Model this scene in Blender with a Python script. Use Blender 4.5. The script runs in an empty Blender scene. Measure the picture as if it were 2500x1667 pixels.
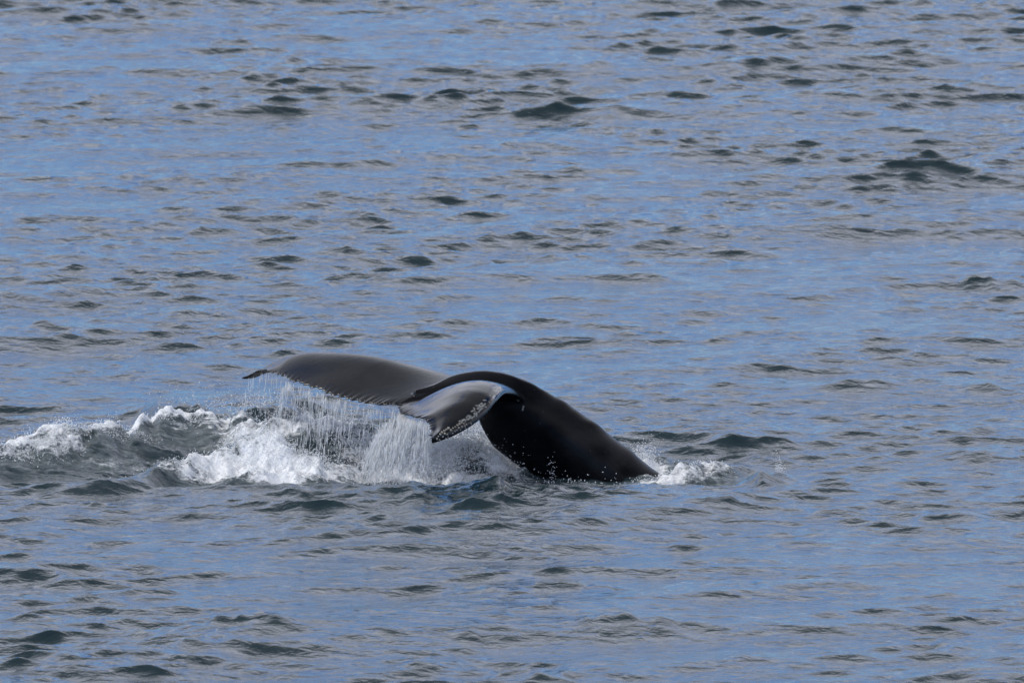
import bpy, bmesh, math, random
import numpy as np
from mathutils import Vector
from mathutils.bvhtree import BVHTree

rng = np.random.default_rng(7)
random.seed(7)
scene = bpy.context.scene
col = scene.collection

# ------------------------------------------------------------------ camera
D, ELEV = 150.0, math.radians(7.0)           # metres from the tail, angle down to it
FPX = 205.0 * D                              # focal length in photo pixels (photo is 2500 wide)
PITCH = ELEV - math.atan((1175 - 833.5) / FPX)
CAM = Vector((0.0, -D * math.cos(ELEV), D * math.sin(ELEV)))
cam = bpy.data.cameras.new('camera')
cam.sensor_width = 36.0
cam.lens = 36.0 * FPX / 2500.0
cam.clip_end = 60000.0
cam.dof.use_dof = True
cam.dof.focus_distance = D
cam.dof.aperture_fstop = 5.0
co = bpy.data.objects.new('camera', cam)
col.objects.link(co)
co.location = CAM
co.rotation_euler = (math.pi / 2 - PITCH, 0, 0)
scene.camera = co

# ------------------------------------------------------------------ sky, sun, exposure
SUN_EL, SUN_AZ = math.radians(54), math.radians(270)     # azimuth clockwise from +Y
sun_dir = Vector((math.sin(SUN_AZ) * math.cos(SUN_EL), math.cos(SUN_AZ) * math.cos(SUN_EL), math.sin(SUN_EL)))
world = bpy.data.worlds.new('World')
scene.world = world
world.use_nodes = True
nt = world.node_tree
nt.nodes.clear()
N = nt.nodes.new
L = nt.links.new
out = N('ShaderNodeOutputWorld')
bg = N('ShaderNodeBackground')
bg.inputs['Strength'].default_value = 0.142
sky = N('ShaderNodeTexSky')
sky.sky_type = 'NISHITA'
sky.sun_disc = False
sky.sun_elevation = SUN_EL
sky.sun_rotation = SUN_AZ
sky.air_density = 1.0
sky.dust_density = 0.3
sky.ozone_density = 2.5
tc = N('ShaderNodeTexCoord')
sep = N('ShaderNodeSeparateXYZ')
L(tc.outputs['Generated'], sep.inputs[0])
zc = N('ShaderNodeMath'); zc.operation = 'MAXIMUM'; zc.inputs[1].default_value = 0.0
L(sep.outputs['Z'], zc.inputs[0])
zadd = N('ShaderNodeMath'); zadd.operation = 'ADD'; zadd.inputs[1].default_value = 0.22
L(zc.outputs[0], zadd.inputs[0])
dx = N('ShaderNodeMath'); dx.operation = 'DIVIDE'
dy = N('ShaderNodeMath'); dy.operation = 'DIVIDE'
L(sep.outputs['X'], dx.inputs[0]); L(zadd.outputs[0], dx.inputs[1])
L(sep.outputs['Y'], dy.inputs[0]); L(zadd.outputs[0], dy.inputs[1])
cmb = N('ShaderNodeCombineXYZ')
L(dx.outputs[0], cmb.inputs[0]); L(dy.outputs[0], cmb.inputs[1])
cn = N('ShaderNodeTexNoise')
cn.inputs['Scale'].default_value = 2.3
cn.inputs['Detail'].default_value = 6.0
cn.inputs['Roughness'].default_value = 0.55
L(cmb.outputs[0], cn.inputs['Vector'])
# the cloud bank sits above a clear blue band near the horizon
band = N('ShaderNodeMapRange'); band.interpolation_type = 'SMOOTHSTEP'
band.inputs['From Min'].default_value = 0.07; band.inputs['From Max'].default_value = 0.36
band.inputs['To Min'].default_value = -0.10; band.inputs['To Max'].default_value = 0.10
L(sep.outputs['Z'], band.inputs['Value'])
badd = N('ShaderNodeMath'); badd.operation = 'ADD'
L(cn.outputs['Fac'], badd.inputs[0]); L(band.outputs[0], badd.inputs[1])
cr = N('ShaderNodeValToRGB')
cr.color_ramp.elements[0].position = 0.475
cr.color_ramp.elements[1].position = 0.535
L(badd.outputs[0], cr.inputs[0])
hsv = N('ShaderNodeHueSaturation')
hsv.inputs['Saturation'].default_value = 1.15
hsv.inputs['Value'].default_value = 1.0
tint = N('ShaderNodeMix'); tint.data_type = 'RGBA'; tint.blend_type = 'MULTIPLY'
tint.inputs['Factor'].default_value = 1.0
tint.inputs['B'].default_value = (0.60, 0.83, 1.30, 1)
L(sky.outputs['Color'], tint.inputs['A'])
L(tint.outputs['Result'], hsv.inputs['Color'])
mixc = N('ShaderNodeMix'); mixc.data_type = 'RGBA'
# bright flanks low down, grey undersides overhead
cgr = N('ShaderNodeValToRGB')
ce = cgr.color_ramp.elements
ce[0].position = 0.10; ce[0].color = (0.92, 0.97, 1.12, 1)
ce[1].position = 0.68; ce[1].color = (0.30, 0.32, 0.36, 1)
c3 = ce.new(0.40); c3.color = (1.42, 1.46, 1.66, 1)
L(sep.outputs['Z'], cgr.inputs[0])
cvm = N('ShaderNodeMix'); cvm.data_type = 'RGBA'; cvm.blend_type = 'MULTIPLY'
cvm.inputs['Factor'].default_value = 1.0
cvm.inputs['B'].default_value = (7.5, 7.5, 7.5, 1)
L(cgr.outputs['Color'], cvm.inputs['A'])
L(cvm.outputs['Result'], mixc.inputs['B'])
L(cr.outputs['Color'], mixc.inputs['Factor'])
L(hsv.outputs['Color'], mixc.inputs['A'])
L(mixc.outputs['Result'], bg.inputs['Color'])
L(bg.outputs[0], out.inputs[0])

sl = bpy.data.lights.new('sun', 'SUN')
sl.energy = 2.7
sl.angle = math.radians(8)
sl.color = (1.0, 0.965, 0.92)
so = bpy.data.objects.new('sun', sl)
col.objects.link(so)
so.rotation_euler = (-sun_dir).to_track_quat('-Z', 'Y').to_euler()

vs = scene.view_settings
vs.view_transform = 'Standard'
vs.look = 'None'
vs.exposure = -0.1
vs.gamma = 1.0
scene.cycles.max_bounces = 6
scene.cycles.use_denoising = True

# ------------------------------------------------------------------ helpers
_c, _s = math.cos(PITCH), math.sin(PITCH)
def ray(px, py):
    u, v = (px - 1250.0) / FPX, (833.5 - py) / FPX
    return Vector((u, _c + v * _s, -_s + v * _c))
def onz(px, py, z):                      # a photo point on the level z
    r = ray(px, py); t = (z - CAM.z) / r.z
    return CAM + r * t
def ony(px, py, y):                      # a photo point at the distance y
    r = ray(px, py); t = (y - CAM.y) / r.y
    return CAM + r * t

def sstep(a, b, x):
    t = np.clip((x - a) / (b - a), 0, 1)
    return t * t * (3 - 2 * t)

class VNoise:                            # tileable gradient-free value noise with cubic fade
    def __init__(self, seed, n=256):
        self.n = n
        self.g = np.random.default_rng(seed).random((n, n)).astype(np.float32)
    def __call__(self, x, y):
        xi = np.floor(x).astype(np.int64); yi = np.floor(y).astype(np.int64)
        fx = (x - xi); fy = (y - yi)
        fx = fx * fx * (3 - 2 * fx); fy = fy * fy * (3 - 2 * fy)
        n = self.n
        a = self.g[xi % n, yi % n]; b = self.g[(xi + 1) % n, yi % n]
        c = self.g[xi % n, (yi + 1) % n]; d = self.g[(xi + 1) % n, (yi + 1) % n]
        return (a * (1 - fx) + b * fx) * (1 - fy) + (c * (1 - fx) + d * fx) * fy
    def fbm(self, x, y, o=4, r=0.5):
        s, a, t = 0.0, 1.0, 0.0
        for k in range(o):
            s = s + a * self(x * 2 ** k + 17.3 * k, y * 2 ** k + 9.1 * k); t += a; a *= r
        return s / t
VN = VNoise(3)
VN2 = VNoise(11)

def tag(o, label=None, cat=None, kind=None, group=None):
    if label: o['label'] = label
    if cat: o['category'] = cat
    if kind: o['kind'] = kind
    if group: o['group'] = group
    return o

def mesh_np(name, V, F, smooth=True):
    """V (n,3), F (m,k) all faces the same size"""
    me = bpy.data.meshes.new(name)
    n, m, k = len(V), len(F), F.shape[1]
    me.vertices.add(n)
    me.vertices.foreach_set('co', np.ascontiguousarray(V, dtype=np.float32).ravel())
    me.loops.add(m * k)
    me.loops.foreach_set('vertex_index', np.ascontiguousarray(F, dtype=np.int32).ravel())
    me.polygons.add(m)
    me.polygons.foreach_set('loop_start', np.arange(0, m * k, k, dtype=np.int32))
    me.polygons.foreach_set('loop_total', np.full(m, k, dtype=np.int32))
    me.polygons.foreach_set('use_smooth', np.full(m, smooth, dtype=bool))
    me.update(calc_edges=True)
    return me
def attr(me, name, a):
    at = me.attributes.new(name, 'FLOAT', 'POINT')
    at.data.foreach_set('value', np.ascontiguousarray(a, dtype=np.float32).ravel())

def new_mat(name):
    m = bpy.data.materials.new(name)
    m.use_nodes = True
    t = m.node_tree
    b = next(n for n in t.nodes if n.type == 'BSDF_PRINCIPLED')
    return m, t, b

# ------------------------------------------------------------------ materials
def sea_material():
    m, t, b = new_mat('sea_water')
    n, l = t.nodes.new, t.links.new
    o = next(x for x in t.nodes if x.type == 'OUTPUT_MATERIAL')
    geo = n('ShaderNodeNewGeometry')
    # fine ripples
    bp = None
    for sc, det, dist, st in ((5.5, 5.0, 0.055, 0.62), (22.0, 2.0, 0.004, 0.5)):
        mp = n('ShaderNodeMapping')
        mp.inputs['Scale'].default_value = (0.8, 1.0, 1.0)
        mp.inputs['Rotation'].default_value = (0, 0, 0.25)
        l(geo.outputs['Position'], mp.inputs['Vector'])
        nz = n('ShaderNodeTexNoise')
        nz.inputs['Scale'].default_value = sc
        nz.inputs['Detail'].default_value = det
        nz.inputs['Distortion'].default_value = 0.4
        l(mp.outputs[0], nz.inputs['Vector'])
        k = n('ShaderNodeBump')
        k.inputs['Distance'].default_value = dist
        k.inputs['Strength'].default_value = st
        l(nz.outputs['Fac'], k.inputs['Height'])
        if bp: l(bp.outputs[0], k.inputs['Normal'])
        bp = k
    # aerated water near the splash is greyer green
    air = n('ShaderNodeAttribute'); air.attribute_name = 'air'
    mx = n('ShaderNodeMix'); mx.data_type = 'RGBA'
    mx.inputs['A'].default_value = (0.011, 0.025, 0.031, 1)
    mx.inputs['B'].default_value = (0.20, 0.235, 0.245, 1)
    am = n('ShaderNodeMapping'); am.inputs['Scale'].default_value = (0.9, 3.2, 1.6)
    am.inputs['Rotation'].default_value = (0, 0, -0.75)
    l(geo.outputs['Position'], am.inputs['Vector'])
    an = n('ShaderNodeTexNoise'); an.inputs['Scale'].default_value = 2.2; an.inputs['Detail'].default_value = 6
    an.inputs['Roughness'].default_value = 0.65; an.inputs['Distortion'].default_value = 1.2
    l(am.outputs[0], an.inputs['Vector'])
    ar = n('ShaderNodeMapRange'); ar.inputs['From Min'].default_value = 0.38; ar.inputs['From Max'].default_value = 0.66
    l(an.outputs['Fac'], ar.inputs['Value'])
    aml = n('ShaderNodeMath'); aml.operation = 'MULTIPLY'
    l(ar.outputs[0], aml.inputs[0]); l(air.outputs['Fac'], aml.inputs[1])
    l(aml.outputs[0], mx.inputs['Factor'])
    abp = n('ShaderNodeBump'); abp.inputs['Distance'].default_value = 0.10
    l(an.outputs['Fac'], abp.inputs['Height']); l(air.outputs['Fac'], abp.inputs['Strength'])
    l(bp.outputs[0], abp.inputs['Normal']); bp = abp
    l(mx.outputs['Result'], b.inputs['Base Color'])
    b.inputs['Roughness'].default_value = 0.06
    b.inputs['IOR'].default_value = 1.333
    l(bp.outputs[0], b.inputs['Normal'])
    # foam
    foam = n('ShaderNodeAttribute'); foam.attribute_name = 'foam'
    fm = n('ShaderNodeMapping'); fm.inputs['Scale'].default_value = (0.75, 0.6, 1.0)
    fm.inputs['Rotation'].default_value = (0, 0, -0.3)
    l(geo.outputs['Position'], fm.inputs['Vector'])
    fn = n('ShaderNodeTexNoise'); fn.inputs['Scale'].default_value = 9.0
    fn.inputs['Detail'].default_value = 7.0; fn.inputs['Roughness'].default_value = 0.68
    fn.inputs['Distortion'].default_value = 0.6
    l(fm.outputs[0], fn.inputs['Vector'])
    # fac = smoothstep(1-foam, ...) of noise
    ad = n('ShaderNodeMath'); ad.operation = 'ADD'
    f2 = n('ShaderNodeTexNoise'); f2.inputs['Scale'].default_value = 34.0
    f2.inputs['Detail'].default_value = 4.0; f2.inputs['Roughness'].default_value = 0.7
    l(fm.outputs[0], f2.inputs['Vector'])
    fx = n('ShaderNodeMix'); fx.inputs['Factor'].default_value = 0.38
    l(fn.outputs['Fac'], fx.inputs['A']); l(f2.outputs['Fac'], fx.inputs['B'])
    fc = n('ShaderNodeMapRange'); fc.clamp = False
    fc.inputs['From Min'].default_value = 0.3; fc.inputs['From Max'].default_value = 0.7
    fc.inputs['To Min'].default_value = 0.18; fc.inputs['To Max'].default_value = 0.82
    l(fx.outputs['Result'], fc.inputs['Value'])
    sr = n('ShaderNodeMapRange'); sr.inputs['From Min'].default_value = 0.50; sr.inputs['From Max'].default_value = 0.74
    sr.inputs['To Max'].default_value = 0.46
    l(an.outputs['Fac'], sr.inputs['Value'])
    sm_ = n('ShaderNodeMath'); sm_.operation = 'MULTIPLY_ADD'
    l(sr.outputs[0], sm_.inputs[0]); l(air.outputs['Fac'], sm_.inputs[1]); l(foam.outputs['Fac'], sm_.inputs[2])
    l(fc.outputs[0], ad.inputs[0]); l(sm_.outputs[0], ad.inputs[1])
    mr = n('ShaderNodeMapRange'); mr.interpolation_type = 'SMOOTHSTEP'
    mr.inputs['From Min'].default_value = 0.88; mr.inputs['From Max'].default_value = 1.30
    l(ad.outputs[0], mr.inputs['Value'])
    fb = n('ShaderNodeBsdfPrincipled')
    fb.inputs['Base Color'].default_value = (0.86, 0.88, 0.90, 1)
    fb.inputs['Roughness'].default_value = 0.55
    fbp = n('ShaderNodeBump'); fbp.inputs['Distance'].default_value = 0.05; fbp.inputs['Strength'].default_value = 0.9
    l(fc.outputs[0], fbp.inputs['Height'])
    l(fbp.outputs[0], fb.inputs['Normal'])
    ms = n('ShaderNodeMixShader')
    l(mr.outputs[0], ms.inputs[0]); l(b.outputs[0], ms.inputs[1]); l(fb.outputs[0], ms.inputs[2])
    l(ms.outputs[0], o.inputs['Surface'])
    return m

def whale_material():
    m, t, b = new_mat('whale_skin')
    n, l = t.nodes.new, t.links.new
    tcn = n('ShaderNodeNewGeometry')
    nz = n('ShaderNodeTexNoise'); nz.inputs['Scale'].default_value = 3.0; nz.inputs['Detail'].default_value = 6
    l(tcn.outputs['Position'], nz.inputs['Vector'])
    scar = n('ShaderNodeAttribute'); scar.attribute_name = 'scar'
    cr_ = n('ShaderNodeValToRGB')
    cr_.color_ramp.elements[0].position = 0.35; cr_.color_ramp.elements[0].color = (0.0028, 0.003, 0.004, 1)
    cr_.color_ramp.elements[1].position = 0.75; cr_.color_ramp.elements[1].color = (0.009, 0.0095, 0.0118, 1)
    l(nz.outputs['Fac'], cr_.inputs[0])
    mx = n('ShaderNodeMix'); mx.data_type = 'RGBA'
    mx.inputs['B'].default_value = (0.62, 0.62, 0.58, 1)
    l(scar.outputs['Fac'], mx.inputs['Factor']); l(cr_.outputs[0], mx.inputs['A'])
    # little pale specks
    vz = n('ShaderNodeTexVoronoi'); vz.inputs['Scale'].default_value = 9.0
    l(tcn.outputs['Position'], vz.inputs['Vector'])
    sp = n('ShaderNodeMapRange'); sp.inputs['From Min'].default_value = 0.09; sp.inputs['From Max'].default_value = 0.05
    l(vz.outputs['Distance'], sp.inputs['Value'])
    sq = n('ShaderNodeMath'); sq.operation = 'MULTIPLY'; sq.inputs[1].default_value = 0.10
    l(sp.outputs[0], sq.inputs[0])
    mx2 = n('ShaderNodeMix'); mx2.data_type = 'RGBA'; mx2.inputs['B'].default_value = (0.3, 0.3, 0.3, 1)
    l(sq.outputs[0], mx2.inputs['Factor']); l(mx.outputs['Result'], mx2.inputs['A'])
    l(mx2.outputs['Result'], b.inputs['Base Color'])
    rr = n('ShaderNodeAttribute'); rr.attribute_name = 'rough'
    l(rr.outputs['Fac'], b.inputs['Roughness'])
    b.inputs['IOR'].default_value = 1.40
    sp_ = n('ShaderNodeAttribute'); sp_.attribute_name = 'film'
    l(sp_.outputs['Fac'], b.inputs['Specular IOR Level'])
    n2 = n('ShaderNodeTexNoise'); n2.inputs['Scale'].default_value = 14; n2.inputs['Detail'].default_value = 5
    mp = n('ShaderNodeMapping'); mp.inputs['Rotation'].default_value = (0, 0, 0.5); mp.inputs['Scale'].default_value = (0.5, 2.0, 1)
    l(tcn.outputs['Position'], mp.inputs[0]); l(mp.outputs[0], n2.inputs['Vector'])
    k = n('ShaderNodeBump'); k.inputs['Distance'].default_value = 0.006; k.inputs['Strength'].default_value = 0.28
    l(n2.outputs['Fac'], k.inputs['Height']); l(k.outputs[0], b.inputs['Normal'])
    return m

def spray_material():
    m, t, b = new_mat('white_spray')
    n, l = t.nodes.new, t.links.new
    o = next(x for x in t.nodes if x.type == 'OUTPUT_MATERIAL')
    b.inputs['Base Color'].default_value = (0.90, 0.92, 0.94, 1)
    b.inputs['Roughness'].default_value = 0.25
    b.inputs['IOR'].default_value = 1.33
    tr = n('ShaderNodeBsdfTranslucent'); tr.inputs['Color'].default_value = (0.92, 0.94, 0.96, 1)
    ms = n('ShaderNodeMixShader'); ms.inputs[0].default_value = 0.4
    l(b.outputs[0], ms.inputs[1]); l(tr.outputs[0], ms.inputs[2])
    cl = n('ShaderNodeBsdfTransparent'); m2 = n('ShaderNodeMixShader'); m2.inputs[0].default_value = 0.22
    l(ms.outputs[0], m2.inputs[1]); l(cl.outputs[0], m2.inputs[2]); l(m2.outputs[0], o.inputs['Surface'])
    return m

def barnacle_material():
    m, t, b = new_mat('barnacle_shell')
    n, l = t.nodes.new, t.links.new
    g = n('ShaderNodeNewGeometry')
    nz = n('ShaderNodeTexNoise'); nz.inputs['Scale'].default_value = 60; nz.inputs['Detail'].default_value = 4
    l(g.outputs['Position'], nz.inputs['Vector'])
    cr_ = n('ShaderNodeValToRGB')
    cr_.color_ramp.elements[0].position = 0.3; cr_.color_ramp.elements[0].color = (0.16, 0.14, 0.11, 1)
    cr_.color_ramp.elements[1].position = 0.7; cr_.color_ramp.elements[1].color = (0.62, 0.58, 0.5, 1)
    l(nz.outputs['Fac'], cr_.inputs[0]); l(cr_.outputs[0], b.inputs['Base Color'])
    b.inputs['Roughness'].default_value = 0.7
    return m
M_SEA, M_WHALE, M_SPRAY, M_BARN = sea_material(), whale_material(), spray_material(), barnacle_material()

# ------------------------------------------------------------------ the sea: one sheet to the horizon
def axis(segs, far):
    """dense segments [(a, b, step)...] then steps that grow to +-far"""
    v = [segs[0][0]]
    for a, b, s in segs:
        k = max(1, int(round((b - a) / s)))
        v += list(np.linspace(a, b, k + 1)[1:])
    for sgn in (1, -1):
        s = segs[-1][2] if sgn > 0 else segs[0][2]
        x = v[-1] if sgn > 0 else v[0]
        ext = []
        while abs(x) < far:
            s *= 1.16; x += sgn * s; ext.append(x)
        v = v + ext if sgn > 0 else ext[::-1] + v
    return np.array(v)
XS = axis([(-9.8, -6.4, .034), (-6.4, 3.6, .022), (3.6, 9.8, .034)], 20000)
YS = axis([(-21, -5, .06), (-5, 4.5, .026), (4.5, 25, .075), (25, 78, .11)], 20000)
nx, ny = len(XS), len(YS)
gx = np.gradient(XS); gy = np.gradient(YS)
X, Y = np.meshgrid(XS.astype(np.float32), YS.astype(np.float32))      # [row=y, col=x]
cell = np.maximum(gx[None, :], gy[:, None]).astype(np.float32)
Z = np.zeros_like(X); DX = np.zeros_like(X); DY = np.zeros_like(X)

# calm, wave-flattened water round the tail, and gusty patches elsewhere
def blob(px, py, rx, ry, z=0.0):
    p = onz(px, py, z)
    return np.exp(-((X - p.x) / rx) ** 2 - ((Y - p.y) / ry) ** 2)
turb = np.clip(blob(300, 1100, 2.6, 3.0) + blob(800, 1120, 2.6, 3.2) + blob(1250, 1150, 2.2, 2.6), 0, 1)
gust = VN.fbm(X * .16 + 3, Y * .10 + 7, 3)
gust2 = VN2.fbm(X * .45 + 31, Y * .30 + 5, 3)
amb = 0.70 + 0.6 * sstep(.30, .70, gust)
amb_s = amb * (0.65 + 0.7 * sstep(.32, .68, gust2))
slick = np.clip(blob(1100, 1260, 3.5, 4.0) + .8 * blob(2050, 960, 2.5, 8.0), 0, 1)
lowleft = 1 - .35 * blob(110, 1480, 2.0, 4.0)
amb *= lowleft; amb_s *= lowleft
amb *= 1 - .45 * np.clip(turb, 0, 1)
amb_s *= (1 - .35 * turb) * (1 - .15 * slick)
amb_s *= 1 + .3 * np.clip(blob(950, 1195, 2.6, 1.3) + blob(1350, 1195, 2.0, 1.3), 0, 1)

NW = 170
lam = np.exp(np.linspace(math.log(.26), math.log(8.5), NW)) * rng.uniform(.96, 1.04, NW)
for i in range(NW):
    lm = lam[i]
    spread = 0.58 if lm < 1.5 else 0.45
    th = rng.normal(-math.pi / 2 + (.16 if lm < 2.2 else .55), spread if lm < 2.2 else .35)
    k = 2 * math.pi / lm
    # slope carried by this component
    s = 0.0238 * math.exp(-(math.log(lm / 0.66) / 0.85) ** 2) + 0.004
    if lm > 2.2: s *= 2.3
    a = s / k
    w = sstep(1.0, 2.6, lm / cell)                     # drop what the grid cannot hold
    env = amb if lm > 1.2 else amb_s
    ph = (k * math.cos(th)) * X + (k * math.sin(th)) * Y + np.float32(rng.uniform(0, 6.283))
    c, sn = np.cos(ph), np.sin(ph)
    A = (a * 1.0) * env * w
    Z += A * c
    ch = 1.4 if .5 < lm < 1.6 else 1.1
    DX -= ch * A * sn * math.cos(th)
    DY -= ch * A * sn * math.sin(th)

def ridge(pts, wf, wb, wob=0.0):
    """a wave crest through photo points (px, py, height): steep towards the boat, gentle behind; returns distance from the crest and height"""
    P = [onz(px, py, h) for px, py, h in pts]
    xs = np.array([p.x for p in P]); ys = np.array([p.y for p in P]); hs = np.array([p[2] for p in pts])
    i0 = max(0, np.searchsorted(XS, xs[0]) - 1); i1 = min(nx, np.searchsorted(XS, xs[-1]) + 1)
    sx = XS[i0:i1]
    # smooth the polyline
    fx = np.linspace(xs[0], xs[-1], 200)
    fy = np.interp(fx, xs, ys); fh = np.interp(fx, xs, hs)
    ker = np.hanning(25); ker /= ker.sum()
    fy = np.convolve(np.pad(fy, 12, 'edge'), ker, 'valid'); fh = np.convolve(np.pad(fh, 12, 'edge'), ker, 'valid')
    cy = np.interp(sx, fx, fy); ch = np.interp(sx, fx, fh)
    if wob:
        cy = cy + wob * (VN.fbm(sx * 3.1, sx * 0 + ys[0], 3) - .5) * 2
        ch = ch * (1 + .7 * (VN.fbm(sx * 4.3 + 50, sx * 0 + ys[0], 3) - .5))
    r0 = np.searchsorted(YS, cy.min() - 4 * wf); r1 = np.searchsorted(YS, cy.max() + 4 * wb)
    d = YS[r0:r1, None] - cy[None, :]
    prof = np.where(d < 0, np.exp(-(d / wf) ** 2), np.exp(-(d / wb) ** 2)) * ch[None, :]
    return slice(r0, r1), slice(i0, i1), d, ch, prof

foam = np.zeros_like(X); air = np.zeros_like(X)
RZ = np.zeros_like(X)
def add_ridge(name, pts, wf, wb, wob=0.05, crest_foam=0.0, face_air=0.0, fw=.12):
    rs, cs, d, ch, prof = ridge(pts, wf, wb, wob)
    RZ[rs, cs] = (RZ[rs, cs] ** 4 + prof ** 4) ** .25
    if crest_foam:
        hn = np.clip(ch / (.6 * max(ch)), 0, 1)[None, :]
        f = crest_foam * hn * np.where(d < 0, np.exp(-(d / fw) ** 2), np.exp(-(d / (fw * 3.0)) ** 2))
        foam[rs, cs] = np.maximum(foam[rs, cs], f)
    if face_air:
        f = face_air * np.clip(ch / .3, 0, 1)[None, :] * np.exp(-((d + wf * .3) / (wf * .9)) ** 2)
        air[rs, cs] = np.maximum(air[rs, cs], f)

# wake of the tail
add_ridge('left', [(-260, 1110, .05), (-120, 1100, .2), (0, 1095, .26), (100, 1074, .30), (200, 1064, .31), (300, 1050, .34), (400, 1022, .37), (455, 1019, .37), (520, 1030, .33), (580, 1048, .24), (650, 1062, .12), (720, 1075, 0)],
          1.05, .5, .03, .8, .85, .14)
add_ridge('middle', [(20, 1205, 0), (120, 1198, .06), (230, 1188, .1), (330, 1172, .14), (430, 1130, .25), (520, 1095, .35), (600, 1070, .43), (660, 1078, .40), (720, 1105, .30), (780, 1140, .18), (850, 1165, .06), (900, 1170, 0)],
          .5, .7, .05, .0, .4)
add_ridge('back', [(290, 1012, 0), (390, 987, .2), (450, 981, .24), (560, 996, .2), (640, 990, .24), (700, 985, .22), (780, 992, .1), (860, 1000, 0)], .5, .8, .06)
add_ridge('under', [(520, 1045, .1), (590, 1038, .34), (700, 1038, .42), (850, 1042, .40), (930, 1055, .28), (1010, 1075, .12), (1080, 1090, 0)], 1.0, 1.2, .08, 0, .35)
add_ridge('mist', [(980, 1115, .05), (1080, 1082, .28), (1160, 1072, .32), (1230, 1077, .3), (1300, 1092, .2), (1370, 1112, 0)], .9, .6, .08, .75, .6, .9)
add_ridge('right', [(1640, 1076, 0), (1720, 1068, .08), (1790, 1062, .13), (1830, 1066, .10), (1920, 1072, .07), (1970, 1074, 0)], .4, .8, .04)
add_ridge('right_low', [(1770, 1162, 0), (1850, 1143, .19), (1900, 1148, .12), (1960, 1162, 0)], .45, .7, .04)
add_ridge('right_foam', [(1600, 1165, .0), (1630, 1145, .08), (1670, 1128, .14), (1715, 1118, .14), (1760, 1120, .14), (1800, 1128, .09), (1830, 1135, 0)], .5, .5, .10, .0, .5)
add_ridge('front', [(300, 1222, 0), (450, 1208, .05), (620, 1196, .10), (850, 1186, .15), (1000, 1186, .15), (1200, 1188, .15), (1330, 1190, .10), (1480, 1192, .07), (1600, 1194, .04), (1760, 1195, 0)], 2.8, .9, .03)
Z += RZ

# steeper short crests where the photograph shows dark faces: (px, py of the crest, width px, height m)
CRESTS = [(260, 572, 150, .20), (555, 470, 130, .20), (520, 545, 110, .13), (820, 588, 110, .24), (1180, 625, 130, .20), (1310, 568, 90, .15),
          (1350, 612, 110, .14), (1530, 578, 150, .14), (2410, 668, 170, .24), (2230, 410, 140, .20), (1430, 768, 230, .18), (440, 752, 70, .18),
          (520, 752, 130, .18), (90, 796, 130, .18), (320, 722, 200, .14), (800, 790, 100, .12), (1060, 85, 210, .20), (1100, 78, 160, .16), (720, 140, 90, .20),
          (470, 232, 110, .20), (255, 222, 80, .18), (30, 80, 110, .18), (2000, 15, 120, .2), (1650, 108, 120, .18), (1590, 138, 110, .14), (1470, 158, 70, .14),
          (2260, 135, 200, .16), (2370, 108, 90, .14), (1780, 190, 90, .14), (1490, 270, 110, .18), (1350, 265, 80, .12), (960, 380, 90, .14), (1110, 393, 140, .16),
          (1370, 395, 130, .14), (1010, 415, 160, .12), (1240, 345, 36, .2), (420, 35, 100, .16), (580, 48, 110, .16), (1090, 18, 70, .16), (770, 290, 90, .14),
          (1650, 500, 150, .14), (1900, 512, 140, .14), (1780, 460, 170, .13), (2150, 470, 130, .12), (1580, 665, 110, .14), (1080, 720, 130, .12), (410, 565, 130, .10),
          (720, 840, 80, .22), (1490, 848, 140, .12), (1530, 972, 150, .14), (2140, 925, 220, .2), (2420, 935, 180, .16), (2390, 1090, 140, .18), (1760, 1225, 150, .18),
          (900, 1192, 140, .08), (1180, 1196, 170, .15), (140, 1280, 150, .12), (600, 1275, 130, .12), (700, 1222, 90, .10), (1330, 1408, 270, .20), (1960, 1408, 220, .22), (1680, 1408, 150, .12),
          (2260, 1440, 190, .15), (1530, 1498, 240, .24), (560, 1505, 200, .26), (650, 1525, 120, .16), (1050, 1585, 120, .2), (240, 1495, 180, .14), (1340, 1625, 130, .2),
          (620, 1440, 160, .12), (110, 1400, 150, .12), (1800, 1590, 170, .14), (2330, 1250, 160, .12), (160, 1595, 180, .14), (1160, 1540, 130, .12), (2310, 1550, 60, .14), (100, 1515, 200, .14)]
for px, py, wpx, h in CRESTS:
    p = onz(px, py, h * .6)
    sc = FPX / math.hypot(p.y - CAM.y, CAM.z)
    hw = wpx / sc * .6
    w0 = max(.28, .26 * p.y * 0 + .28)
    tilt = random.uniform(-.5, .5)
    i0, i1 = np.searchsorted(XS, [p.x - 2.4 * hw, p.x + 2.4 * hw])
    j0, j1 = np.searchsorted(YS, [p.y - 2.5, p.y + 3.5])
    x = X[j0:j1, i0:i1] - p.x; y = Y[j0:j1, i0:i1] - p.y
    y = y - tilt * x - .25 * (VN.fbm(x * 2 + px, x * 0 + py, 3) - .5) + .3 * (x / hw) ** 2 * .25
    e = np.exp(-np.abs(x / hw) ** 2.0) * (1 + 1.2 * (VN2.fbm(x * 5 + py, x * 0 + px, 2) - .5))
    pr = np.where(y < 0, np.exp(-np.abs(y / .26) ** 1.25), np.exp(-(y / .5) ** 2))
    Z[j0:j1, i0:i1] += h * .36 * e * pr

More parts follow.
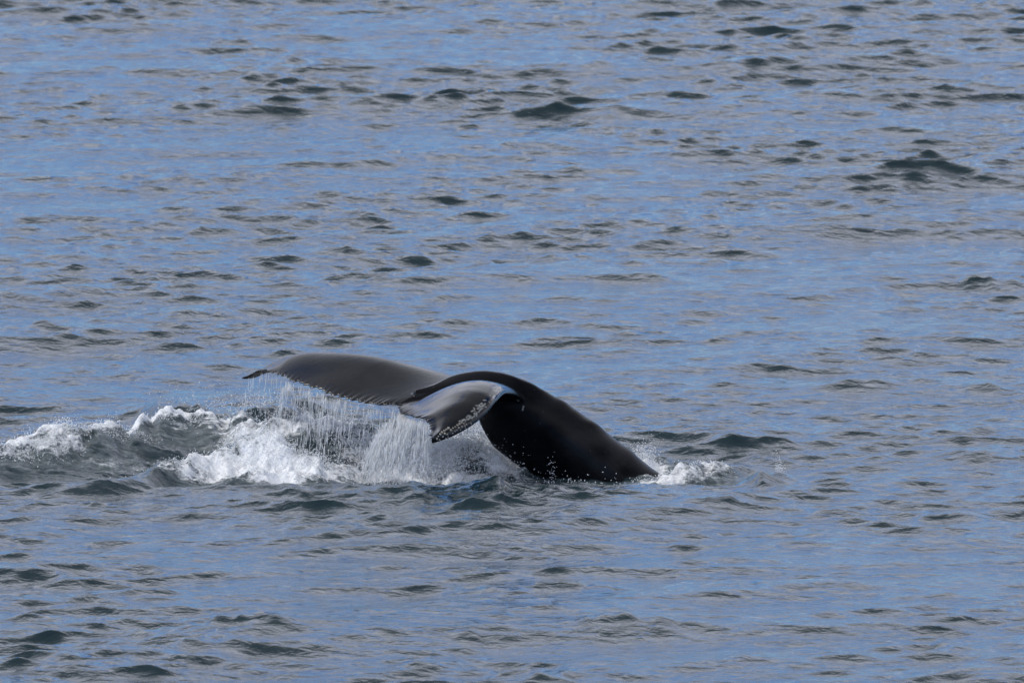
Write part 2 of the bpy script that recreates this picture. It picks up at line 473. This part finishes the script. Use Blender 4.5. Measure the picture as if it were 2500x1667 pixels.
# foam: (px, py, level, rx m, ry m, strength)
FOAM = [(560, 1150, .12, .75, .55, .85), (640, 1120, .28, .5, .7, .95), (690, 1140, .2, .5, .8, .95), (770, 1165, .06, .45, .6, .8), (610, 1090, .38, .25, .5, .85), (660, 1085, .4, .3, .4, .9),
        (400, 1170, .08, .35, .25, .5), (470, 1165, .1, .4, .3, .62),
        (880, 1130, .05, .35, .8, .55), (840, 1165, .0, .5, .5, .65), (980, 1160, .0, .5, .7, .85), (1060, 1150, 0, .5, .9, .85), (1150, 1130, 0, .6, 1.1, .82), (1230, 1150, 0, .4, .7, .8), (1300, 1165, 0, .2, .25, .5),
        (800, 1050, .35, .6, .5, .72), (700, 1045, .4, .5, .5, .66), (600, 1045, .35, .45, .5, .62), (880, 1060, .3, .4, .6, .55), (560, 1060, .2, .4, .6, .5), (760, 1090, .15, .7, .35, .40), (640, 1060, .3, .5, .3, .5), (900, 1105, .1, .4, .5, .5),
        (20, 1100, .2, .5, .7, .72), (140, 1080, .3, .45, .6, .62), (60, 1125, .1, .5, .4, .5), (430, 1010, .45, .3, .4, .5), (520, 1040, .3, .35, .6, .45),
        (250, 1130, .1, .8, .25, .32), (480, 1100, .2, .5, .18, .35),
        (1590, 1120, .08, .25, .7, .75), (1610, 1165, .02, .45, .3, .78), (1680, 1140, .1, .4, .5, .66), (1730, 1130, .1, .3, .4, .58), (1640, 1125, .1, .3, .5, .4),
        (1400, 1178, 0, .6, .25, .45), (1000, 1170, 0, .6, .45, .78), (1130, 1170, 0, .6, .45, .75), (1260, 1172, 0, .5, .35, .72), (900, 1170, 0, .5, .4, .65)]
for px, py, z, rx, ry, s in FOAM:
    p = onz(px, py, z)
    j0, j1 = np.searchsorted(YS, [p.y - 2.4 * ry, p.y + 2.4 * ry]); i0, i1 = np.searchsorted(XS, [p.x - 2.4 * rx, p.x + 2.4 * rx])
    x = (X[j0:j1, i0:i1] - p.x) / rx; y = (Y[j0:j1, i0:i1] - p.y) / ry
    g = np.exp(-(x * x + y * y) ** 1.4)
    foam[j0:j1, i0:i1] = np.maximum(foam[j0:j1, i0:i1], s * g)
    air[j0:j1, i0:i1] = np.maximum(air[j0:j1, i0:i1], .8 * np.exp(-(x * x + y * y) * .45))
# lumps of white water stand proud
nr = (foam > .02)
fl = np.zeros_like(X)
fl[nr] = (VN.fbm(X[nr] * 4.5, Y[nr] * 4.0, 4, .6) - .38)
Z += np.clip(foam, 0, 1) * fl * .42
# churned water between the foam
ch = np.clip(turb, 0, 1)
mk = ch > .05
Z[mk] += ch[mk] * (VN2.fbm(X[mk] * 2.4, Y[mk] * 2.0, 5, .6) - .5) * .17

V = np.stack([X + DX, Y + DY, Z], -1).reshape(-1, 3)
idx = np.arange(nx * ny, dtype=np.int32).reshape(ny, nx)
F = np.stack([idx[:-1, :-1], idx[:-1, 1:], idx[1:, 1:], idx[1:, :-1]], -1).reshape(-1, 4)
me = mesh_np('sea', V, F)
attr(me, 'foam', foam); attr(me, 'air', np.clip(air, 0, 1))
me.materials.append(M_SEA)
sea = bpy.data.objects.new('sea', me)
col.objects.link(sea)
tag(sea, 'blue grey choppy sea with a foaming wake round the whale', kind='structure')

def sea_z(x, y):
    i = min(max(np.searchsorted(XS, x), 0), nx - 1); j = min(max(np.searchsorted(YS, y), 0), ny - 1)
    return float(Z[j, i])

# ------------------------------------------------------------------ the whale
def crv(pts, n):
    """pts [(t, px, py, y)] -> n world points, smooth"""
    t = np.array([p[0] for p in pts]); W = np.array([ony(p[1], p[2], p[3])[:] for p in pts])
    s = np.linspace(0, 1, n)
    m = np.gradient(W, t, axis=0)
    o = np.zeros((n, 3))
    k = np.clip(np.searchsorted(t, s, 'right') - 1, 0, len(t) - 2)
    h = t[k + 1] - t[k]; u = (s - t[k]) / h
    u_, h_ = u[:, None], h[:, None]
    return ((2 * u_**3 - 3 * u_**2 + 1) * W[k] + (u_**3 - 2 * u_**2 + u_) * h_ * m[k] + (-2 * u_**3 + 3 * u_**2) * W[k + 1] + (u_**3 - u_**2) * h_ * m[k + 1])

def fluke(le, te, camber, thick, nv=300, nc=70, seed=0, flip=1):
    LEc, TEc = crv(le, nv), crv(te, nv)
    v = np.linspace(0, 1, nv)
    # notched trailing edge
    tdir = TEc - LEc; tl = np.linalg.norm(tdir, axis=1, keepdims=True); tdir = tdir / np.maximum(tl, 1e-6)
    ss = v * 46
    ser = np.abs(np.sin(ss * 1.9 + 2 * VN(ss * .3, ss * 0 + seed))) * .055 * (.4 + VN2(ss * .8, ss * 0 + seed)) + .03 * (VN(ss * .35, ss * 0 + 5 + seed) - .5)
    ser = ser * sstep(.03, .1, v) * sstep(1.0, .9, v)
    c = np.linspace(0, 1, nc)
    mean = LEc[:, None, :] * (1 - c)[None, :, None] + TEc[:, None, :] * c[None, :, None]
    du = np.gradient(mean, axis=0); dc = np.gradient(mean, axis=1)
    nn = np.cross(du, dc); nn /= np.maximum(np.linalg.norm(nn, axis=2, keepdims=True), 1e-9)
    nn *= np.sign(nn[:, :, 2:3].mean())
    up = np.array([0, 0, 1.0])
    nn = nn * .6 + up * .4
    cam_v = np.interp(v, [p[0] for p in camber], [p[1] for p in camber])
    th_v = np.interp(v, [p[0] for p in thick], [p[1] for p in thick])
    mean = mean + up * (cam_v[:, None] * np.sin(np.pi * c ** .75)[None, :])[:, :, None]
    mean = mean + tdir[:, None, :] * (ser[:, None] * sstep(.86, 1.0, c)[None, :])[:, :, None]
    TEc = TEc + tdir * ser[:, None]
    tp = (np.sqrt(c) * (1 - c) ** .9 * 2.1 + .10 * (1 - c * .4))
    tp[0] = .02; tp[1] = max(tp[1], .25)
    half = (th_v[:, None] * tp[None, :] * .5)[:, :, None]
    half = np.maximum(half, .010)
    top = mean + nn * half; bot = mean - nn * half
    V = np.concatenate([top.reshape(-1, 3), bot.reshape(-1, 3)])
    I = np.arange(nv * nc).reshape(nv, nc); J = I + nv * nc
    fs = []
    fs.append(np.stack([I[:-1, :-1], I[1:, :-1], I[1:, 1:], I[:-1, 1:]], -1).reshape(-1, 4))
    fs.append(np.stack([J[:-1, :-1], J[:-1, 1:], J[1:, 1:], J[1:, :-1]], -1).reshape(-1, 4))
    for a, b in ((I[:, 0], J[:, 0]), (J[:, -1], I[:, -1])):
        fs.append(np.stack([a[:-1], b[:-1], b[1:], a[1:]], -1))
    for a, b in ((J[0], I[0]), (I[-1], J[-1])):
        fs.append(np.stack([a[:-1], b[:-1], b[1:], a[1:]], -1))
    return V, np.concatenate(fs), TEc

far_le = [(0, 1190, 952, .66), (.2, 1100, 921, 1.05), (.35, 1005, 896, 1.35), (.5, 905, 872, 1.65), (.65, 810, 863, 1.92), (.78, 730, 866, 2.12), (.88, 670, 884, 2.26), (.95, 625, 906, 2.35), (1, 590, 923, 2.4)]
far_te = [(0, 976, 988, .20), (.15, 925, 985, .42), (.3, 865, 974, .72), (.45, 800, 955, 1.05), (.6, 742, 935, 1.38), (.72, 702, 920, 1.65), (.83, 668, 908, 1.90), (.91, 638, 902, 2.10), (1, 588, 925, 2.4)]
near_le = [(0, 1295, 990, .80), (.09, 1266, 966, .35), (.18, 1240, 960, -.08), (.33, 1214, 978, -.60), (.52, 1188, 1009, -.95), (.72, 1146, 1042, -1.22), (.88, 1098, 1066, -1.42), (1, 1054, 1077, -1.55)]
near_te = [(0, 980, 988, .20), (.2, 986, 1004, -.12), (.4, 1010, 1016, -.55), (.58, 1038, 1021, -.92), (.74, 1054, 1038, -1.15), (.88, 1058, 1060, -1.36), (1, 1052, 1077, -1.55)]
Vf, Ff, TEF = fluke(far_le, far_te, [(0, .05), (.4, .06), (.8, .0), (.88, -.05), (.95, -.05), (1, 0)], [(0, .22), (.4, .15), (.8, .08), (1, .05)], seed=2)
Vn, Fn, TEN = fluke(near_le, near_te, [(0, .10), (.2, .14), (.5, .10), (.8, .05), (1, 0)], [(0, .22), (.4, .16), (.8, .13), (1, .10)], seed=9)

# tail stock: (dorsal px, ventral px, distance y, half width)
STOCK = [((1010, 952), (1010, 985), .32, .05), ((1060, 938), (1055, 985), .42, .10), ((1105, 917), (1085, 985), .50, .15), ((1150, 907), (1120, 990), .56, .18), ((1195, 905), (1160, 1010), .64, .21), ((1250, 916), (1180, 1050), .73, .25),
         ((1310, 943), (1205, 1090), .82, .30), ((1370, 977), (1245, 1122), .92, .35), ((1425, 1013), (1290, 1160), 1.02, .40), ((1490, 1062), (1330, 1215), 1.14, .45),
         ((1545, 1105), (1380, 1275), 1.26, .48), ((1600, 1150), (1440, 1330), 1.38, .50), ((1670, 1210), (1520, 1400), 1.55, .52), ((1760, 1290), (1620, 1480), 1.75, .5)]
nS, nR = 120, 56
Dp = crv([(i / (len(STOCK) - 1), s[0][0], s[0][1], s[2]) for i, s in enumerate(STOCK)], nS)
Vp = crv([(i / (len(STOCK) - 1), s[1][0], s[1][1], s[2]) for i, s in enumerate(STOCK)], nS)
Wd = np.interp(np.linspace(0, 1, nS), np.linspace(0, 1, len(STOCK)), [s[3] for s in STOCK])
C = (Dp + Vp) * .5; A = (Dp - Vp) * .5
T = np.gradient(C, axis=0); T /= np.linalg.norm(T, axis=1, keepdims=True)
B = np.cross(T, A); B /= np.linalg.norm(B, axis=1, keepdims=True)
ph = np.linspace(0, 2 * np.pi, nR, endpoint=False)
ca, sa = np.cos(ph), np.sin(ph)
# pear section: widest above the middle, narrow keel below
lat = np.sign(sa) * np.abs(sa) ** 1.05 * np.where(ca > 0, 1.0 - .16 * np.abs(ca) ** 2, 1.0 - .38 * (-ca) ** 1.2)
ver = np.where(ca > 0, np.abs(ca) ** .95, -np.abs(ca) ** 1.0)
PV = C[:, None, :] + A[:, None, :] * ver[None, :, None] + B[:, None, :] * (Wd[:, None] * lat[None, :])[:, :, None]
# low knuckles along the back ridge
s_ = np.linspace(0, 1, nS)
kn = .012 * np.maximum(0, np.sin(s_ * 60)) * sstep(.35, .5, s_)
PV += (A / np.linalg.norm(A, axis=1, keepdims=True))[:, None, :] * (kn[:, None] * (np.clip(ca, 0, 1) ** 12)[None, :])[:, :, None]
I = np.arange(nS * nR).reshape(nS, nR); I2 = np.roll(I, -1, axis=1)
Fp = np.stack([I[:-1], I2[:-1], I2[1:], I[1:]], -1).reshape(-1, 4)
bm = bmesh.new()
def add(V, F, caps=None):
    vs_ = [bm.verts.new(p) for p in V]
    for f in F:
        if len(set(f)) == 4:
            try: bm.faces.new([vs_[k] for k in f])
            except ValueError: pass
    for cp in (caps or []):
        bm.faces.new([vs_[k] for k in cp])
add(PV.reshape(-1, 3), Fp, [list(I[0][::-1]), list(I[-1])])
add(Vf, Ff); add(Vn, Fn)
bmesh.ops.recalc_face_normals(bm, faces=bm.faces)
tmp = bpy.data.meshes.new('tmp'); bm.to_mesh(tmp); bm.free()
to = bpy.data.objects.new('tmp', tmp); col.objects.link(to)
rm = to.modifiers.new('r', 'REMESH'); rm.mode = 'VOXEL'; rm.voxel_size = .0115; rm.adaptivity = 0
sm = to.modifiers.new('s', 'SMOOTH'); sm.factor = .5; sm.iterations = 16
dg = bpy.context.evaluated_depsgraph_get()
wm = bpy.data.meshes.new_from_object(to.evaluated_get(dg))
bpy.data.objects.remove(to)
wm.name = 'whale_body'
nvw = len(wm.vertices)
wv = np.empty(nvw * 3, np.float32); wm.vertices.foreach_get('co', wv); wv = wv.reshape(-1, 3)
wm.polygons.foreach_set('use_smooth', np.ones(len(wm.polygons), bool))
wm.materials.clear(); wm.materials.append(M_WHALE)
print('WHALE verts', nvw)
bvh = BVHTree.FromPolygons([Vector(p) for p in wv.tolist()], [list(p.vertices) for p in wm.polygons])
def hit(px, py):
    r = ray(px, py).normalized()
    loc, nrm, i, d = bvh.ray_cast(CAM, r)
    return loc, nrm
# pale scrapes on the leading edge of the near fluke and on the stock
SCARS = [[(1157, 995), (1160, 1005)], [(1165, 993), (1176, 993)], [(1150, 1015), (1142, 1025)], [(1163, 1015), (1165, 1009)], [(1170, 1003), (1174, 999)],
         [(1278, 992), (1276, 1001)], [(1262, 975), (1266, 979)], [(1212, 947), (1222, 944)]]
for k in range(70):                          # worn speckles along the leading edge
    q = random.random() ** 1.3
    ex, ey = np.interp(q, [0, .3, .6, 1], [1226, 1192, 1165, 1130]), np.interp(q, [0, .3, .6, 1], [950, 985, 1012, 1034])
    o_ = abs(random.gauss(0, 1)) * 9
    a_ = random.uniform(-1.2, .3)
    ex, ey = ex - o_ * .8, ey - o_ * .25
    l_ = random.uniform(.5, 5)
    SCARS.append([(ex, ey), (ex + l_ * math.cos(a_), ey + l_ * math.sin(a_))])
scar = np.zeros(nvw, np.float32)
for s in SCARS:
    for (ax, ay), (bx, by) in zip(s[:-1], s[1:]):
        n_ = int(math.hypot(bx - ax, by - ay) / 1.5) + 2
        for q in np.linspace(0, 1, n_):
            loc, nrm = hit(ax + (bx - ax) * q, ay + (by - ay) * q)
            if loc is None: continue
            d2 = ((wv - np.array(loc[:])) ** 2).sum(1)
            scar = np.maximum(scar, np.exp(-d2 / (.0075 ** 2)) * random.uniform(.15, .85))
attr(wm, 'scar', scar)
# skin dries from the far fluke, the near one still carries a film of water
rough = .19 + .14 * VN.fbm(wv[:, 0] * 2.1 + 40, wv[:, 1] * 2.1 + wv[:, 2] * 3 + 40, 3)
nearf = sstep(.35, -.25, wv[:, 1]) * sstep(.3, .0, wv[:, 0])
rough = rough * (1 - nearf) + nearf * (.03 + .10 * VN2.fbm(wv[:, 0] * 6 + 40, wv[:, 1] * 1.5 + 40, 3))
attr(wm, 'rough', np.clip(rough, .05, 1))
farf = sstep(.1, -.8, wv[:, 0]) * sstep(.2, .5, wv[:, 1])
attr(wm, 'film', .03 + .13 * sstep(.35, .7, VN2.fbm(wv[:, 0] * 1.7 + 9, wv[:, 2] * 2.6 + wv[:, 1] + 9, 4)) * (1 - np.maximum(nearf, farf)) + np.clip(np.maximum(.44 * nearf, .62 * farf), 0, 1))
whale = bpy.data.objects.new('whale', None)
col.objects.link(whale); whale.location = (1.0, 1.1, 0)
tag(whale, 'diving black whale, arched tail stock and dripping raised flukes above the water', 'whale')
def child(o, parent, world_loc=None):
    col.objects.link(o); o.parent = parent
    return o
body = bpy.data.objects.new('body', wm)
child(body, whale); body.location = (-1.0, -1.1, 0)

# barnacles: ribbed cones with a crater
def barnacle_mesh():
    bm = bmesh.new()
    prof = [(1.0, -.15), (.95, .15), (.72, .62), (.58, .72), (.46, .60), (.30, .25), (0.0, .18)]
    n = 12; rings = []
    for r, z in prof[:-1]:
        rings.append([bm.verts.new((r * (1 + .09 * (-1) ** k) * math.cos(2 * math.pi * k / n), r * (1 + .09 * (-1) ** k) * math.sin(2 * math.pi * k / n), z)) for k in range(n)])
    cv = bm.verts.new((0, 0, prof[-1][1]))
    for a, b in zip(rings[:-1], rings[1:]):
        for k in range(n): bm.faces.new((a[k], a[(k + 1) % n], b[(k + 1) % n], b[k]))
    for k in range(n): bm.faces.new((rings[-1][k], rings[-1][(k + 1) % n], cv))
    m = bpy.data.meshes.new('barnacle'); bm.to_mesh(m); bm.free(); m.materials.append(M_BARN)
    return m
BM = barnacle_mesh()
BARN = [(1067, 1071, 2.6), (1073, 1073, 2.0), (1075, 1060, 2.4), (1079, 1055, 2.6), (1085, 1051, 2.8), (1090, 1048, 2.4), (1095, 1045, 2.8), (1101, 1050, 3.0), (1086, 1058, 2.6), (1092, 1060, 2.0),
        (1106, 1045, 2.2), (1112, 1042, 2.0), (1117, 1038, 2.8), (1122, 1035, 2.6), (1127, 1032, 2.6), (1132, 1034, 2.2), (1135, 1039, 2.2), (1128, 1041, 2.4), (1120, 1044, 2.2), (1101, 1069, 2.0),
        (1111, 1052, 2.0), (1081, 1066, 2.0), (1094, 1066, 1.8), (1139, 1036, 1.7), (1124, 1049, 1.8), (1088, 1070, 1.6), (1105, 1058, 1.8), (1070, 1065, 1.6), (1116, 1050, 1.6), (1150, 1034, 1.6), (1136, 1045, 1.6)]
for k, (px, py, r) in enumerate(BARN):
    loc, nrm = hit(px, py)
    if loc is None or loc.y > -.6: continue
    b = bpy.data.objects.new('barnacle', BM)
    b.parent = body; col.objects.link(b)
    b.location = loc
    b.rotation_mode = 'QUATERNION'
    b.rotation_quaternion = nrm.to_track_quat('Z', 'Y')
    sc = r / 205 * 1.15
    b.scale = (sc, sc * random.uniform(.8, 1.1), sc * random.uniform(.8, 1.3))

# ------------------------------------------------------------------ falling water and spray
class Drops:
    """many small elongated drops gathered in one mesh: octahedra stretched along their path"""
    def __init__(self): self.p, self.d, self.r, self.l = [], [], [], []
    def add(self, p, d, r, l):
        self.p.append(tuple(p)); self.d.append(tuple(d)); self.r.append(r); self.l.append(l)
    def build(self, name, label, cat):
        P, Dn, R, Ln = map(lambda a: np.array(a, dtype=np.float64), (self.p, self.d, self.r, self.l))
        Dn /= np.linalg.norm(Dn, axis=1, keepdims=True)
        ref = np.where(np.abs(Dn[:, 2:3]) < .9, np.array([[0, 0, 1.0]]), np.array([[1.0, 0, 0]]))
        U = np.cross(Dn, ref); U /= np.linalg.norm(U, axis=1, keepdims=True); W = np.cross(Dn, U)
        R_, L_ = R[:, None], Ln[:, None]
        vs_ = np.stack([P - Dn * L_, P + U * R_, P + W * R_, P - U * R_, P - W * R_, P + Dn * L_], 1).reshape(-1, 3)
        base = np.array([[0, 2, 1], [0, 3, 2], [0, 4, 3], [0, 1, 4], [5, 1, 2], [5, 2, 3], [5, 3, 4], [5, 4, 1]])
        fs = (base[None] + (np.arange(len(P)) * 6)[:, None, None]).reshape(-1, 3)
        m = mesh_np(name, vs_, fs, True); m.materials.append(M_SPRAY)
        o = bpy.data.objects.new(name, m); col.objects.link(o)
        tag(o, label, cat, 'stuff')
        return o
G = np.random.default_rng(21)
def curtain(TE, v0, v1, n_strand, push, dens_fn, name, label, drop_len=.05):
    dr = Drops()
    nv = len(TE)
    name_len = drop_len
    CW = np.exp(G.normal(-.2, 1.3, 90)); CE = G.uniform(.10, .95, 90) if name_len < .135 else G.uniform(.3, 1.0, 90); CO = G.normal(0, .4, 90)
    for k in range(n_strand):
        v = G.uniform(v0, v1)
        if G.random() > dens_fn(v): continue
        # strands gather in cords
        ci = int(v * 75)
        if G.random() > CW[ci] * .6: continue
        vv = (ci + .5 + CO[ci]) / 75 + G.normal(0, .0016) if G.random() < .7 else v
        p0 = TE[min(nv - 1, max(0, int(vv * (nv - 1))))] + np.array([0, .015, -.03]) + G.normal(0, .008, 3)
        zt = sea_z(p0[0], p0[1]) - .02
        hgt = max(.05, p0[2] - zt)
        # how far this strand has fallen; a few pieces each
        top = 0 if G.random() < .55 else G.uniform(0, .6)
        end = min(1.0, top + CE[ci] * G.uniform(.3, 1.2))
        vx, vy = push(v) + .04 * math.sin(v * 60) + G.normal(0, .02), -.08 + G.normal(0, .06)
        f = top
        while f < end:
            z = p0[2] - f * hgt
            tt = math.sqrt(max(0, f))
            pos = (p0[0] + vx * tt + G.normal(0, .008 + .02 * f), p0[1] + vy * tt + G.normal(0, .02 + .03 * f), z)
            l = drop_len * G.uniform(.3, 1.1) * (1 - .5 * f)
            r = G.uniform(.0010, .0040)
            pos = (pos[0], pos[1], pos[2] - l)
            dr.add(pos, (vx * .5, vy * .5, -1), r, l)
            f += (l * G.uniform(1.6, 4.5)) / hgt
    # beads shaken loose
    for k in range(n_strand // 2):
        v = G.uniform(v0, v1)
        if G.random() > dens_fn(v): continue
        p0 = TE[int(v * (nv - 1))]
        f = G.random() ** .8
        hgt = p0[2]
        dr.add((p0[0] + push(v) * f + G.normal(0, .05), p0[1] - .08 * f + G.normal(0, .12), p0[2] - .05 - f * hgt), G.normal(0, 1, 3), G.uniform(.003, .007), G.uniform(.004, .010))
    return dr.build(name, label, 'water')
curtain(TEF, .02, .99, 1600, lambda v: -.14, lambda v: 1.0 if .33 < v < .75 else (.22 if v < .33 else .3), 'water_curtain', 'thin white veil of water streaming off the long far fluke', .13)
curtain(TEN, .10, .72, 2900, lambda v: -.52 * (1 - (v - .10) / .62) + .03 * math.sin(v * 90), lambda v: 1.0 if v < .52 else .4, 'water_curtain', 'dense white strands of water pouring off the near fluke', .14)

# splashes: (px, py, level, spread x m, spread y m, height m, n, lean)
def spray(name, label, spots):
    dr = Drops()
    for px, py, z0, sx, sy, h, n, lean in spots:
        p = onz(px, py, z0)
        for k in range(n):
            x, y = p.x + G.normal(0, sx), p.y + G.normal(0, sy)
            z = sea_z(x, y)
            e = abs(G.normal(0, .5)) * h
            r = G.uniform(.003, .009) * (1 - .3 * min(1, e / h))
            dr.add((x + lean * e, y, z + e), G.normal(0, 1, 3) + np.array([lean, 0, 1.0]), r, r * G.uniform(1, 2.6))
    return dr.build(name, label, 'spray')
spray('spray', 'white spray flung up along the breaking wave at the far left',
      [(30, 1092, .3, .25, .12, .09, 450, .1), (110, 1074, .35, .2, .1, .12, 400, .15), (160, 1058, .38, .12, .1, .15, 300, .3), (230, 1052, .38, .2, .1, .1, 350, .1), (310, 1035, .43, .2, .1, .1, 350, .1), (410, 1015, .44, .2, .1, .06, 250, .1), (500, 1022, .38, .25, .1, .06, 250, .1)])
spray('spray', 'drops and froth over the white mound below the far fluke',
      [(620, 1080, .4, .2, .2, .16, 900, 0), (690, 1110, .3, .3, .3, .14, 1200, 0), (760, 1150, .1, .25, .3, .12, 700, 0), (600, 1010, .1, .5, .8, .25, 900, 0), (700, 1060, .15, .4, .4, .2, 700, 0), (500, 1160, .1, .4, .2, .06, 400, 0)])
spray('spray', 'white splash where the near curtain hits the water',
      [(830, 1130, .0, .12, .3, .2, 900, 0), (890, 1140, 0, .15, .35, .3, 1200, 0), (950, 1150, 0, .2, .4, .25, 1200, 0), (1060, 1150, 0, .25, .5, .32, 4200, 0), (1160, 1140, 0, .3, .5, .38, 5600, 0), (1225, 1140, 0, .16, .3, .2, 1500, 0)])
spray('spray', 'white splash thrown up behind the arched back at the right',
      [(1562, 1122, .0, .08, .15, .22, 1000, .2), (1592, 1132, 0, .06, .15, .15, 250, .2), (1620, 1165, 0, .2, .15, .04, 250, 0), (1700, 1128, .1, .2, .2, .04, 200, 0), (1905, 1150, .12, .04, .06, .22, 160, -.1)])
spray('spray', 'scattered drops in front of the black tail stock',
      [(1430, 1178, 0, .4, .12, .25, 40, 0), (1347, 1175, 0, .04, .05, .36, 60, 0), (1390, 1176, 0, .12, .1, .08, 260, 0), (1480, 1176, 0, .3, .1, .03, 260, 0)])
